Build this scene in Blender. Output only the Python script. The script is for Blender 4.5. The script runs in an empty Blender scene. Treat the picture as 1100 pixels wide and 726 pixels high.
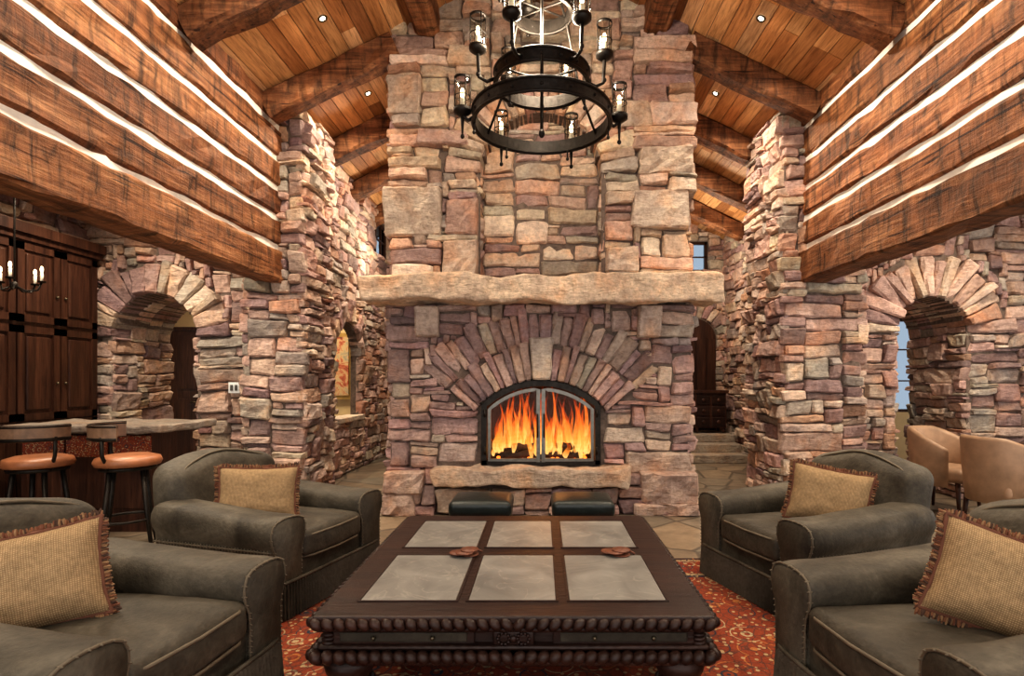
import bpy, math, random
from mathutils import Vector, Matrix, noise
R=random.Random(7)
ZV=Vector((0,0,1))
# ---------------------------------------------------------------- mesh builder
class MB:
    def __init__(s): s.V=[];s.F=[];s.M=[];s.C=[];s.S=[]
    def add(s,vs,fs,mat=0,col=(1,1,1),smooth=False,xf=None):
        b=len(s.V)
        if xf is not None: vs=[xf@Vector(v) for v in vs]
        s.V.extend([tuple(v) for v in vs])
        for f in fs:
            s.F.append(tuple(b+i for i in f)); s.M.append(mat); s.C.append(col); s.S.append(smooth)
    def box(s,c,d,mat=0,col=(1,1,1),xf=None):
        x,y,z=c;a,b,e=d[0]/2,d[1]/2,d[2]/2
        vs=[(x+i*a,y+j*b,z+k*e) for i in(-1,1) for j in(-1,1) for k in(-1,1)]
        s.add(vs,[(0,1,3,2),(4,6,7,5),(0,4,5,1),(2,3,7,6),(0,2,6,4),(1,5,7,3)],mat,col,False,xf)
    def box2(s,lo,hi,mat=0,col=(1,1,1),xf=None):
        s.box([(a+b)/2 for a,b in zip(lo,hi)],[abs(b-a) for a,b in zip(lo,hi)],mat,col,xf)
    def rbox(s,c,d,r,mat=0,col=(1,1,1),seg=3,mid=(3,3,3),bulge=(0,0,0),xf=None,fn=None,smooth=True):
        h=[d[0]/2,d[1]/2,d[2]/2]; r=min(r,min(h)*.999)
        ax=[]
        for k in range(3):
            L=[-h[k]+r*i/seg for i in range(seg+1)]
            inner=h[k]-r
            L+= [-inner+2*inner*i/mid[k] for i in range(1,mid[k])]
            L+= [h[k]-r+r*i/seg for i in range(seg+1)]
            ax.append(L)
        n=[len(a) for a in ax]; idx={};vs=[]
        def g(i,j,k):
            key=(i,j,k)
            if key in idx: return idx[key]
            p=Vector((ax[0][i],ax[1][j],ax[2][k]))
            q=Vector([max(-(h[m]-r),min(h[m]-r,p[m])) for m in range(3)])
            dd=p-q
            if dd.length>1e-9: p=q+dd.normalized()*r
            t=[max(0,1-(p[m]/h[m])**2) for m in range(3)]
            sg=[p[m]/h[m] for m in range(3)]
            p=p+Vector((bulge[0]*sg[0]*t[1]*t[2],bulge[1]*sg[1]*t[0]*t[2],bulge[2]*sg[2]*t[0]*t[1]))
            if fn: p=fn(p)
            idx[key]=len(vs); vs.append(p+Vector(c)); return idx[key]
        fs=[]
        for i in range(n[0]-1):
            for j in range(n[1]-1):
                fs.append((g(i,j,0),g(i,j+1,0),g(i+1,j+1,0),g(i+1,j,0)))
                k=n[2]-1; fs.append((g(i,j,k),g(i+1,j,k),g(i+1,j+1,k),g(i,j+1,k)))
        for i in range(n[0]-1):
            for k in range(n[2]-1):
                fs.append((g(i,0,k),g(i+1,0,k),g(i+1,0,k+1),g(i,0,k+1)))
                j=n[1]-1; fs.append((g(i,j,k),g(i,j,k+1),g(i+1,j,k+1),g(i+1,j,k)))
        for j in range(n[1]-1):
            for k in range(n[2]-1):
                fs.append((g(0,j,k),g(0,j,k+1),g(0,j+1,k+1),g(0,j+1,k)))
                i=n[0]-1; fs.append((g(i,j,k),g(i,j+1,k),g(i,j+1,k+1),g(i,j,k+1)))
        s.add(vs,fs,mat,col,smooth,xf)
    def lathe(s,c,prof,n=24,mat=0,col=(1,1,1),smooth=True,xf=None,a0=0,a1=2*math.pi,closed_prof=False):
        full=abs(a1-a0-2*math.pi)<1e-6
        m=n if full else n+1
        vs=[];fs=[];L=len(prof)
        for i in range(m):
            a=a0+(a1-a0)*i/n
            for r,z in prof: vs.append((c[0]+r*math.cos(a),c[1]+r*math.sin(a),c[2]+z))
        for i in range(n):
            i2=(i+1)%m if full else i+1
            for k in range(L if closed_prof else L-1):
                k2=(k+1)%L
                fs.append((i*L+k,i2*L+k,i2*L+k2,i*L+k2))
        if not full and closed_prof:
            fs.append(tuple(range(L))); fs.append(tuple(n*L+k for k in range(L)))
        s.add(vs,fs,mat,col,smooth,xf)
    def tube(s,pts,r,n=8,mat=0,col=(1,1,1),smooth=True,closed=False,xf=None,flat=1.0):
        pts=[Vector(p) for p in pts];N=len(pts);vs=[];fs=[]
        prev=None
        for i,p in enumerate(pts):
            if closed: t=(pts[(i+1)%N]-pts[i-1])
            else: t=pts[min(i+1,N-1)]-pts[max(i-1,0)]
            t.normalize()
            if prev is None:
                up=ZV if abs(t.z)<.9 else Vector((1,0,0))
                a=t.cross(up).normalized()
            else:
                a=(prev-t*prev.dot(t)).normalized()
            prev=a;b=t.cross(a)
            rr=r[i] if isinstance(r,(list,tuple)) else r
            for k in range(n):
                an=2*math.pi*k/n
                vs.append(p+a*math.cos(an)*rr*flat+b*math.sin(an)*rr)
        for i in range(N if closed else N-1):
            j=(i+1)%N
            for k in range(n):
                k2=(k+1)%n
                fs.append((i*n+k,i*n+k2,j*n+k2,j*n+k))
        if not closed:
            fs.append(tuple(reversed(range(n)))); fs.append(tuple((N-1)*n+k for k in range(n)))
        s.add(vs,fs,mat,col,smooth,xf)
    def ball(s,c,d,mat=0,col=(1,1,1),n=10,m=6,xf=None,rot=None):
        vs=[];fs=[]
        for j in range(m+1):
            ph=math.pi*j/m
            for i in range(n):
                th=2*math.pi*i/n
                p=Vector((math.sin(ph)*math.cos(th)*d[0]/2,math.sin(ph)*math.sin(th)*d[1]/2,math.cos(ph)*d[2]/2))
                if rot is not None: p=rot@p
                vs.append(p+Vector(c))
        for j in range(m):
            for i in range(n):
                fs.append((j*n+i,(j+1)*n+i,(j+1)*n+(i+1)%n,j*n+(i+1)%n))
        s.add(vs,fs,mat,col,True,xf)
    def build(s,name,mats,loc=(0,0,0),rot=(0,0,0)):
        me=bpy.data.meshes.new(name)
        me.from_pydata(s.V,[],s.F)
        for m in mats: me.materials.append(m)
        me.polygons.foreach_set('material_index',s.M)
        me.polygons.foreach_set('use_smooth',s.S)
        ca=me.color_attributes.new('Col','FLOAT_COLOR','CORNER')
        buf=[]
        for f,c in zip(s.F,s.C): buf.extend((c[0],c[1],c[2],1.0)*len(f))
        ca.data.foreach_set('color',buf)
        me.update()
        return place(me,name,loc,rot)
def place(me,name,loc=(0,0,0),rot=(0,0,0)):
    o=bpy.data.objects.new(name,me); bpy.context.collection.objects.link(o)
    o.location=loc;o.rotation_euler=rot
    return o
# ---------------------------------------------------------------- materials
def nt(name,spec=None):
    m=bpy.data.materials.new(name); m.use_nodes=True
    t=m.node_tree; b=t.nodes['Principled BSDF']
    if spec is not None: b.inputs['Specular IOR Level'].default_value=spec
    return m,t,b
def N(t,typ,**k):
    n=t.nodes.new(typ)
    for a,v in k.items():
        if a in n.inputs.keys(): n.inputs[a].default_value=v
        else: setattr(n,a,v)
    return n
def L(t,a,b): t.links.new(a,b)
def coords(t,scale=(1,1,1),rot=(0,0,0)):
    tc=N(t,'ShaderNodeTexCoord'); mp=N(t,'ShaderNodeMapping')
    mp.inputs['Scale'].default_value=scale; mp.inputs['Rotation'].default_value=rot
    L(t,tc.outputs['Object'],mp.inputs['Vector']); return mp.outputs['Vector']
def ramp(t,inp,stops,const=False):
    r=N(t,'ShaderNodeValToRGB'); e=r.color_ramp.elements
    while len(e)<len(stops): e.new(.5)
    for el,(p,c) in zip(e,stops): el.position=p; el.color=(*c,1)
    if const: r.color_ramp.interpolation='CONSTANT'
    L(t,inp,r.inputs['Fac']); return r.outputs['Color']
def mix(t,fac,a,b,mode='MIX'):
    m=N(t,'ShaderNodeMix',data_type='RGBA',blend_type=mode)
    for k,v in ((0,fac),(6,a),(7,b)):
        if isinstance(v,(int,float)): m.inputs[k].default_value=v
        elif isinstance(v,(tuple,list)): m.inputs[k].default_value=(*v[:3],1)
        else: L(t,v,m.inputs[k])
    return m.outputs[2]
def bump(t,b,h,strength=.4,dist=.02):
    n=N(t,'ShaderNodeBump'); n.inputs['Strength'].default_value=strength; n.inputs['Distance'].default_value=dist
    L(t,h,n.inputs['Height']); L(t,n.outputs['Normal'],b.inputs['Normal']); return n
def noi(t,v,scale,detail=4,rough=.55,dist=0):
    n=N(t,'ShaderNodeTexNoise'); n.inputs['Scale'].default_value=scale;n.inputs['Detail'].default_value=detail
    n.inputs['Roughness'].default_value=rough;n.inputs['Distortion'].default_value=dist
    L(t,v,n.inputs['Vector']); return n.outputs['Fac']
def attr(t):
    a=N(t,'ShaderNodeAttribute'); a.attribute_name='Col'; return a.outputs['Color']
def m_stone(name,rough=.85):
    m,t,b=nt(name,.3); v=coords(t)
    n1=noi(t,v,5,6,.6); n2=noi(t,v,24,7,.65); n3=noi(t,v,3.1,4,.6)
    c=mix(t,1.0,attr(t),ramp(t,n1,[(.25,(.68,.62,.62)),(.5,(.98,.96,.96)),(.75,(1.28,1.24,1.17))]),'MULTIPLY')
    c=mix(t,1.0,c,ramp(t,n2,[(.3,(.70,.68,.67)),(.6,(1.10,1.10,1.10))]),'MULTIPLY')
    f=ramp(t,n3,[(.48,(0,0,0)),(.70,(.85,.85,.85))])
    c2=mix(t,1.0,c,(1.22,.97,.78),'MULTIPLY')
    c=mix(t,f,c,c2)
    L(t,c,b.inputs['Base Color']); b.inputs['Roughness'].default_value=rough
    vv=coords(t,(1,1,3.2)); n4=noi(t,vv,9,8,.65)
    a=N(t,'ShaderNodeMath',operation='ADD'); L(t,n4,a.inputs[0]); 
    k=N(t,'ShaderNodeMath',operation='MULTIPLY'); L(t,n2,k.inputs[0]);k.inputs[1].default_value=.4
    L(t,k.outputs[0],a.inputs[1]); bump(t,b,a.outputs[0],.9,.035)
    return m
def m_wood(name,stops,axis='Y',rough=.55,useattr=False,bs=.5,scale=1.0,adze=0.0,spec=.3):
    m,t,b=nt(name,spec)
    lo,hi=.7*scale,9*scale
    sc={'X':(lo,hi,hi),'Y':(hi,lo,hi),'Z':(hi,hi,lo)}[axis]
    v=coords(t,sc); n1=noi(t,v,1.3,7,.62,.6); n2=noi(t,v,5,6,.7,.3)
    c=ramp(t,n1,stops)
    c=mix(t,1.0,c,ramp(t,n2,[(.3,(.5,.45,.43)),(.55,(1.05,1.05,1.05))]),'MULTIPLY')
    if useattr: c=mix(t,1.0,c,attr(t),'MULTIPLY')
    h=n2
    if adze>0:
        s2={'X':(7,1.5,1.5),'Y':(1.5,7,1.5),'Z':(1.5,1.5,7)}[axis]
        v2=coords(t,s2); n3=noi(t,v2,1.9,5,.65,.5)
        c=mix(t,1.0,c,ramp(t,n3,[(.34,(1-adze,)*3),(.48,(1,1,1)),(.68,(1.45,1.4,1.34))]),'MULTIPLY')
        a=N(t,'ShaderNodeMath',operation='ADD'); L(t,n3,a.inputs[0]);L(t,n2,a.inputs[1]); h=a.outputs[0]
        s3={'X':(.35,30,30),'Y':(30,.35,30),'Z':(30,30,.35)}[axis]
        n5=noi(t,coords(t,s3),1,3,.5,.2)
        c=mix(t,1.0,c,ramp(t,n5,[(.31,(.18,.13,.11)),(.38,(1,1,1))]),'MULTIPLY')
    L(t,c,b.inputs['Base Color']); b.inputs['Roughness'].default_value=rough
    bump(t,b,h,bs,.015)
    return m
def m_plain(name,col,rough=.5,metal=0,var=.25,scale=12,bs=.15,useattr=False,bd=.01,spec=.5):
    m,t,b=nt(name,spec); v=coords(t); n=noi(t,v,scale,5,.6)
    c=mix(t,1.0,tuple(col),ramp(t,n,[(.3,(1-var,)*3),(.7,(1+var,)*3)]),'MULTIPLY')
    if useattr: c=mix(t,1.0,c,attr(t),'MULTIPLY')
    L(t,c,b.inputs['Base Color']); b.inputs['Roughness'].default_value=rough; b.inputs['Metallic'].default_value=metal
    bump(t,b,n,bs,bd); return m
def m_emit(name,col,st):
    m=bpy.data.materials.new(name); m.use_nodes=True; t=m.node_tree; t.nodes.clear()
    e=N(t,'ShaderNodeEmission'); e.inputs[0].default_value=(*col,1); e.inputs[1].default_value=st
    o=N(t,'ShaderNodeOutputMaterial'); L(t,e.outputs[0],o.inputs[0]); return m
STONE=m_stone('stacked_stone'); MORTAR=m_plain('mortar',(.15,.11,.088),.95,var=.4,scale=20,bs=.5)
LOG=m_wood('hewn_log',[(.25,(.07,.025,.011)),(.5,(.205,.082,.034)),(.75,(.40,.20,.095))],'Y',.6,True,.9,1,.68)
RAFT=m_wood('hewn_rafter',[(.25,(.06,.023,.010)),(.5,(.165,.066,.028)),(.75,(.32,.155,.072))],'X',.6,True,.9,1,.6)
PLANK=m_wood('ceiling_plank',[(.25,(.58,.48,.40)),(.5,(.98,.96,.93)),(.8,(1.25,1.25,1.25))],'Y',.5,True,.3,1)
CHINK=m_plain('chinking',(.85,.80,.72),.9,var=.10)
DARKW=m_wood('dark_walnut',[(.25,(.022,.009,.006)),(.55,(.058,.023,.013)),(.8,(.12,.05,.028))],'Z',.4,False,.25,1)
TABW=m_wood('carved_mahogany',[(.25,(.012,.006,.005)),(.55,(.030,.014,.010)),(.8,(.072,.031,.021))],'X',.36,False,.3,1,spec=.3)
IRON=m_plain('wrought_iron',(.026,.021,.017),.45,.7,.4,25,.3)
STEEL=m_plain('brushed_steel',(.20,.19,.17),.4,.85,.2,30,.15)
BRONZE=m_plain('antique_bronze',(.12,.095,.06),.4,.8,.3,20,.2)
def m_suede(name,c0,c1,c2,rough=.6):
    m,t,b=nt(name,.3); v=coords(t); n=noi(t,v,3.2,7,.66,.6); n2=noi(t,v,45,4,.6)
    c=ramp(t,n,[(.32,c0),(.5,c1),(.70,c2)])
    c=mix(t,1.0,c,ramp(t,n2,[(.3,(.8,.8,.8)),(.7,(1.15,1.15,1.15))]),'MULTIPLY')
    L(t,c,b.inputs['Base Color']); b.inputs['Roughness'].default_value=rough
    a=N(t,'ShaderNodeMath',operation='ADD');L(t,n,a.inputs[0]);L(t,n2,a.inputs[1]); bump(t,b,a.outputs[0],.35,.010); return m
LEATH=m_suede('olive_suede_leather',(.028,.022,.015),(.062,.051,.036),(.122,.104,.077))
LEATHD=m_suede('olive_suede_dark',(.022,.017,.011),(.040,.032,.022),(.065,.054,.038),.7)
SKIRT=m_suede('suede_fringe',(.045,.035,.023),(.075,.06,.042),(.11,.092,.066),.75)
STITCH=m_plain('stitching',(.11,.085,.055),.7)
TANL=m_plain('tan_leather',(.38,.24,.15),.5,0,.2,8,.2)
COGN=m_plain('cognac_leather',(.32,.125,.055),.4,0,.3,9,.2)
BLACKL=m_plain('black_leather',(.014,.020,.018),.36,0,.3,30,.3)
COASTM=m_plain('saddle_leather',(.15,.05,.025),.5,0,.4,40,.3)
PLAST=m_plain('warm_plaster',(.66,.50,.28),.9,0,.08,3,.1)
WHITE=m_plain('white_plastic',(.8,.8,.78),.4,0,.02)
CANDLE=m_plain('candle_sleeve',(.75,.68,.55),.6,0,.05)
BULB=m_emit('bulb_glow',(1,.72,.42),7)
CANL=m_emit('recessed_lamp_glow',(1,.9,.72),12)
FRINGE=m_plain('fringe_yarn',(1,1,1),.9,0,.1,30,.2,True)
CHAR=m_plain('charred_log',(.05,.03,.022),.9,0,.6,20,.8)
FBRICK=m_plain('sooty_firebrick',(.05,.03,.022),.9,0,.5,14,.5)
def m_glass(name,tint,g_):
    m=bpy.data.materials.new(name); m.use_nodes=True; t=m.node_tree; t.nodes.clear()
    a=N(t,'ShaderNodeBsdfTransparent'); a.inputs[0].default_value=(*tint,1)
    g=N(t,'ShaderNodeBsdfGlossy'); g.inputs['Roughness'].default_value=.06
    x=N(t,'ShaderNodeMixShader'); x.inputs[0].default_value=g_
    L(t,a.outputs[0],x.inputs[1]);L(t,g.outputs[0],x.inputs[2])
    o=N(t,'ShaderNodeOutputMaterial'); L(t,x.outputs[0],o.inputs[0]); return m
GLASS=m_glass('clear_glass',(.93,.93,.90),.12)
FGLASS=m_glass('fireplace_glass',(.96,.93,.90),.012)
WGLASS=m_glass('window_glass',(.20,.26,.33),.05)  # blue, dimmed daylight is put into the glass tint
def m_weave():
    m,t,b=nt('woven_linen',.2); v=coords(t)
    w=[]
    for d in ('X','Z'):
        n=N(t,'ShaderNodeTexWave',bands_direction=d); n.inputs['Scale'].default_value=44;n.inputs['Distortion'].default_value=.6
        L(t,v,n.inputs['Vector']); w.append(n.outputs['Fac'])
    a=N(t,'ShaderNodeMath',operation='MULTIPLY'); L(t,w[0],a.inputs[0]);L(t,w[1],a.inputs[1])
    n=noi(t,v,60,3)
    c=ramp(t,a.outputs[0],[(.0,(.24,.155,.08)),(.5,(.35,.24,.135)),(1,(.46,.335,.195))])
    c=mix(t,1.0,c,ramp(t,n,[(.3,(.8,.8,.8)),(.7,(1.15,1.15,1.15))]),'MULTIPLY')
    L(t,c,b.inputs['Base Color']); b.inputs['Roughness'].default_value=.9
    bump(t,b,a.outputs[0],.4,.003); return m
WEAVE=m_weave()
def m_floor():
    m,t,b=nt('flagstone'); v=coords(t)
    vo=N(t,'ShaderNodeTexVoronoi',feature='DISTANCE_TO_EDGE'); vo.inputs['Scale'].default_value=1.5; L(t,v,vo.inputs['Vector'])
    vc=N(t,'ShaderNodeTexVoronoi',feature='F1'); vc.inputs['Scale'].default_value=1.5; L(t,v,vc.inputs['Vector'])
    for q in (vo,vc): q.inputs['Randomness'].default_value=.8
    sp=N(t,'ShaderNodeSeparateColor'); L(t,vc.outputs['Color'],sp.inputs[0])
    c=ramp(t,sp.outputs[0],[(0,(.17,.13,.095)),(.35,(.23,.18,.13)),(.6,(.19,.165,.13)),(1,(.28,.215,.15))])
    n=noi(t,v,6,8,.65); c=mix(t,1.0,c,ramp(t,n,[(.3,(.6,.58,.56)),(.65,(1.15,1.12,1.08))]),'MULTIPLY')
    g=ramp(t,vo.outputs['Distance'],[(.012,(0,0,0)),(.03,(1,1,1))])
    c=mix(t,g,(.10,.08,.06),c)
    L(t,c,b.inputs['Base Color']); b.inputs['Roughness'].default_value=.42
    a=N(t,'ShaderNodeMath',operation='ADD');L(t,g,a.inputs[0]);L(t,n,a.inputs[1]); bump(t,b,a.outputs[0],.35,.012)
    return m
FLOOR=m_floor()
def m_rug(name='oriental_rug_wool',hx=1.95,hy=1.95,sc=1.0):
    m,t,b=nt(name,.1); tc=N(t,'ShaderNodeTexCoord'); v=tc.outputs['Object']
    sx=N(t,'ShaderNodeSeparateXYZ'); L(t,v,sx.inputs[0])
    def ma(op,a,b_=None):
        n=N(t,'ShaderNodeMath',operation=op)
        for i,q in enumerate((a,b_)):
            if q is None: continue
            if isinstance(q,(int,float)): n.inputs[i].default_value=q
            else: L(t,q,n.inputs[i])
        return n.outputs[0]
    d=ma('MINIMUM',ma('SUBTRACT',hx,ma('ABSOLUTE',sx.outputs[0])),ma('SUBTRACT',hy,ma('ABSOLUTE',sx.outputs[1])))
    base=ramp(t,d,[(0,(.05,.03,.03)),(.04,(.34,.24,.14)),(.08,(.25,.05,.028)),(.34,(.36,.26,.15)),(.38,(.035,.04,.06)),(.42,(.27,.062,.032))],True)
    vo=N(t,'ShaderNodeTexVoronoi',feature='F1'); vo.inputs['Scale'].default_value=6.5*sc; L(t,v,vo.inputs['Vector'])
    ring=ramp(t,vo.outputs['Distance'],[(0,(1,1,1)),(.12,(0,0,0)),(.2,(1,1,1)),(.27,(0,0,0)),(.56,(1,1,1)),(.6,(0,0,0))],True)
    sp=N(t,'ShaderNodeSeparateColor'); L(t,vo.outputs['Color'],sp.inputs[0])
    pc=ramp(t,sp.outputs[0],[(0,(.42,.30,.17)),(.35,(.04,.05,.07)),(.55,(.45,.17,.06)),(.8,(.46,.36,.22))],True)
    c=mix(t,ring,base,pc)
    vl=N(t,'ShaderNodeTexVoronoi',feature='DISTANCE_TO_EDGE'); vl.inputs['Scale'].default_value=17*sc; L(t,v,vl.inputs['Vector'])
    f2=ramp(t,vl.outputs['Distance'],[(0,(.7,.7,.7)),(.05,(0,0,0))],True)
    c=mix(t,f2,c,(.10,.05,.04))
    vp=N(t,'ShaderNodeTexVoronoi'); vp.inputs['Scale'].default_value=22*sc; L(t,v,vp.inputs['Vector'])
    f3=ramp(t,vp.outputs['Distance'],[(0,(1,1,1)),(.24,(0,0,0))],True)
    c=mix(t,f3,c,(.48,.33,.18))
    n=noi(t,v,90,3); c=mix(t,1.0,c,ramp(t,n,[(.3,(.7,.7,.7)),(.7,(1.15,1.15,1.15))]),'MULTIPLY')
    L(t,c,b.inputs['Base Color']); b.inputs['Roughness'].default_value=.95; bump(t,b,n,.4,.005)
    return m
RUG=m_rug()
TAPE=m_rug('kilim_upholstery',9,9,2.0)
def m_slate():
    m,t,b=nt('slate_tile'); v=coords(t); n=noi(t,v,4,8,.6,.8); n2=noi(t,v,2.2,4,.5,2.5)
    c=ramp(t,n,[(.3,(.13,.125,.115)),(.55,(.22,.21,.19)),(.8,(.30,.285,.26))])
    f=ramp(t,n2,[(.485,(0,0,0)),(.5,(.35,.35,.35)),(.515,(0,0,0))])
    c=mix(t,f,c,(.42,.38,.32))
    L(t,c,b.inputs['Base Color']); b.inputs['Roughness'].default_value=.36; bump(t,b,n,.15,.01); return m
SLATE=m_slate()
def m_flame():
    m=bpy.data.materials.new('flame'); m.use_nodes=True; t=m.node_tree; t.nodes.clear()
    a=N(t,'ShaderNodeAttribute'); a.attribute_name='Col'
    s=N(t,'ShaderNodeSeparateColor'); L(t,a.outputs['Color'],s.inputs[0])
    v=coords(t,(14,14,4)); n=noi(t,v,1.2,4,.6,1.2)
    mu=N(t,'ShaderNodeMath',operation='MULTIPLY_ADD'); L(t,n,mu.inputs[0]); mu.inputs[1].default_value=.9; mu.inputs[2].default_value=-.45
    ad=N(t,'ShaderNodeMath',operation='ADD'); L(t,s.outputs[0],ad.inputs[0]); L(t,mu.outputs[0],ad.inputs[1])
    col=ramp(t,ad.outputs[0],[(0,(1,.58,.18)),(.3,(1,.33,.05)),(.6,(.95,.14,.01)),(1,(.55,.025,.0))])
    e=N(t,'ShaderNodeEmission'); L(t,col,e.inputs[0]); e.inputs[1].default_value=1.5
    tr=N(t,'ShaderNodeBsdfTransparent'); x=N(t,'ShaderNodeMixShader')
    f=ramp(t,ad.outputs[0],[(.0,(.5,.5,.5)),(.4,(.68,.68,.68)),(.9,(.96,.96,.96))]); L(t,f,x.inputs[0])
    L(t,e.outputs[0],x.inputs[1]);L(t,tr.outputs[0],x.inputs[2])
    o=N(t,'ShaderNodeOutputMaterial'); L(t,x.outputs[0],o.inputs[0]); return m
FLAME=m_flame()
EMBER=m_emit('embers',(1,.22,.03),2.5)
def m_paint():
    m,t,b=nt('oil_painting'); v=coords(t); n=noi(t,v,6,5,.6,1)
    c=ramp(t,n,[(.3,(.12,.05,.03)),(.45,(.45,.10,.05)),(.55,(.6,.42,.22)),(.7,(.3,.28,.22))])
    L(t,c,b.inputs['Base Color']); return m
PAINT=m_paint()
GOLD=m_plain('gilt_frame',(.5,.32,.10),.4,.6,.2)
# ---------------------------------------------------------------- stone laying
PAL=[((.54,.41,.325),4),((.48,.335,.285),4),((.36,.25,.23),3),((.42,.365,.31),3.5),((.47,.30,.215),1.3),((.63,.52,.42),3),((.28,.20,.19),1.5),((.54,.38,.315),3)]
PAL_P=[((.38,.265,.245),4),((.44,.305,.275),4),((.31,.22,.212),2.5),((.49,.355,.30),3),((.43,.365,.315),1.5),((.55,.44,.35),2)]
def pick(pal):
    c=R.choices([p[0] for p in pal],[p[1] for p in pal])[0]; k=R.uniform(.74,1.18)
    return tuple(min(.9,x*k*R.uniform(.96,1.04)) for x in c)
def frame(o,U,Nn):
    o=Vector(o);U=Vector(U);Nn=Vector(Nn)
    return lambda u,v,d:o+U*u+ZV*v+Nn*d
def stone(mb,P,ua,ub,va,vb,prot,col,su=1.0,back=-.04,gap=.003,rough=.014,jk=1.0):
    g=gap/su
    ua+=g;ub-=g;va+=gap;vb-=gap
    Lu=(ub-ua)*su;Lv=vb-va
    nx=max(3,min(8,round(Lu/.06)));ny=max(3,min(6,round(Lv/.05)))
    ch=min(.019,Lv*.2,Lu*.18)
    us=[0,ch/Lu]+[ch/Lu+(1-2*ch/Lu)*i/(nx-2) for i in range(1,nx-2)]+[1-ch/Lu,1]
    vs_=[0,ch/Lv]+[ch/Lv+(1-2*ch/Lv)*i/(ny-2) for i in range(1,ny-2)]+[1-ch/Lv,1]
    ta=R.uniform(-.14,.14);tb=R.uniform(-.28,.28)
    ju=min(.024,Lu*.12)*jk;jv=min(.016,Lv*.16)*jk
    j4=[(R.uniform(-ju,ju*.6),R.uniform(-jv,jv*.7)) for _ in range(4)]
    verts=[];nX=len(us);nY=len(vs_)
    for j,fv in enumerate(vs_):
        for i,fu in enumerate(us):
            b=i in(0,nX-1);c=j in(0,nY-1)
            d=prot+ta*(fu-.5)*min(Lu,.3)+tb*(fv-.5)*Lv+R.uniform(-rough,rough)*(.6 if (b or c) else 1)
            if b or c: d-=ch*R.uniform(.8,1.5)
            if b and c: d-=ch*.5
            du=-(1-fu)*(1-fv)*j4[0][0]+fu*(1-fv)*j4[1][0]-(1-fu)*fv*j4[2][0]+fu*fv*j4[3][0]
            dv=-(1-fu)*(1-fv)*j4[0][1]-fu*(1-fv)*j4[1][1]+(1-fu)*fv*j4[2][1]+fu*fv*j4[3][1]
            cu_=0;cv_=0
            if b and c:
                cu_=(ch*.35)*(1 if i==0 else -1);cv_=(ch*.35)*(1 if j==0 else -1)
            elif b or c:
                if b: cu_=R.uniform(-.35,.35)*ch*(1 if i==0 else -1)
                if c: cv_=R.uniform(-.35,.35)*ch*(1 if j==0 else -1)
            verts.append(P(ua+(ub-ua)*fu+(du+cu_)/su,va+Lv*fv+dv+cv_,max(d,back+.01)))
    fs=[(j*nX+i,j*nX+i+1,(j+1)*nX+i+1,(j+1)*nX+i) for j in range(nY-1) for i in range(nX-1)]
    ring=[i for i in range(nX)]+[j*nX+nX-1 for j in range(1,nY)]+[(nY-1)*nX+i for i in range(nX-2,-1,-1)]+[j*nX for j in range(nY-2,0,-1)]
    base=len(verts)
    for r in ring:
        j,i=divmod(r,nX)
        verts.append(P(ua+(ub-ua)*us[i],va+Lv*vs_[j],back))
    n=len(ring)
    for k in range(n):
        k2=(k+1)%n
        fs.append((ring[k2],ring[k],base+k,base+k2))
    mb.add(verts,fs,0,col,False)
def stones(mb,P0,u0,u1,v0,v1,mask=None,pal=PAL,prot=(.015,.085),cu=.07,cv=.039,big=1.0,edge=.03,pf=None,back=-.04):
    nu=max(1,round((u1-u0)/cu));nv=max(1,round((v1-v0)/cv))
    cu=(u1-u0)/nu;cv=(v1-v0)/nv
    sd=R.uniform(0,99)
    def P(u,v,d):
        e=min(1,max(0,(v-v0)/.1),max(0,(v1-v)/.1))
        wv=noise.noise(Vector((u*1.6,v*1.6,sd)))*.036+noise.noise(Vector((u*5,v*5,sd+9)))*.014
        wu=noise.noise(Vector((u*3,v*6,sd+20)))*.024
        return P0(u+wu,v+wv*e,d)
    occ=[[False]*nu for _ in range(nv)]
    if mask:
        for j in range(nv):
            for i in range(nu):
                if mask(u0+(i+.5)*cu,v0+(j+.5)*cv): occ[j][i]=True
    for j in range(nv):
        i=0
        while i<nu:
            if occ[j][i]: i+=1; continue
            h=R.choices([1,2,3,4,5,6,8],[2.2/big,4.6,3.6,2.1*big,1.1*big,.5*big,.2*big])[0]
            w=R.randint(2,8) if h<=2 else R.randint(3,9)
            ww=1
            while ww<w and i+ww<nu and not occ[j][i+ww]: ww+=1
            rem=0
            while i+ww+rem<nu and not occ[j][i+ww+rem] and rem<2: rem+=1
            if rem==1: ww+=1
            hh=1
            while hh<h and j+hh<nv and all(not occ[j+hh][i+q] for q in range(ww)): hh+=1
            if ww==1: hh=min(hh,4)
            for b in range(hh):
                for a in range(ww): occ[j+b][i+a]=True
            ua,ub=u0+i*cu,u0+(i+ww)*cu
            if i==0: ua-=R.uniform(-.01,edge)
            if i+ww==nu: ub+=R.uniform(-.01,edge)
            va,vb=v0+j*cv,v0+(j+hh)*cv
            pr=R.uniform(*prot)
            if pf: pr+=pf((ua+ub)/2,(va+vb)/2)
            stone(mb,P,ua,ub,va,vb,pr,pick(pal),back=back)
            i+=ww
def bxP(mb,P,a,b,c,d,d0,d1,mat=0):
    vs=[P(u,v,dd) for u in(a,b) for v in(c,d) for dd in(d0,d1)]
    mb.add(vs,[(0,1,3,2),(4,6,7,5),(0,4,5,1),(2,3,7,6),(0,2,6,4),(1,5,7,3)],mat)
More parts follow.
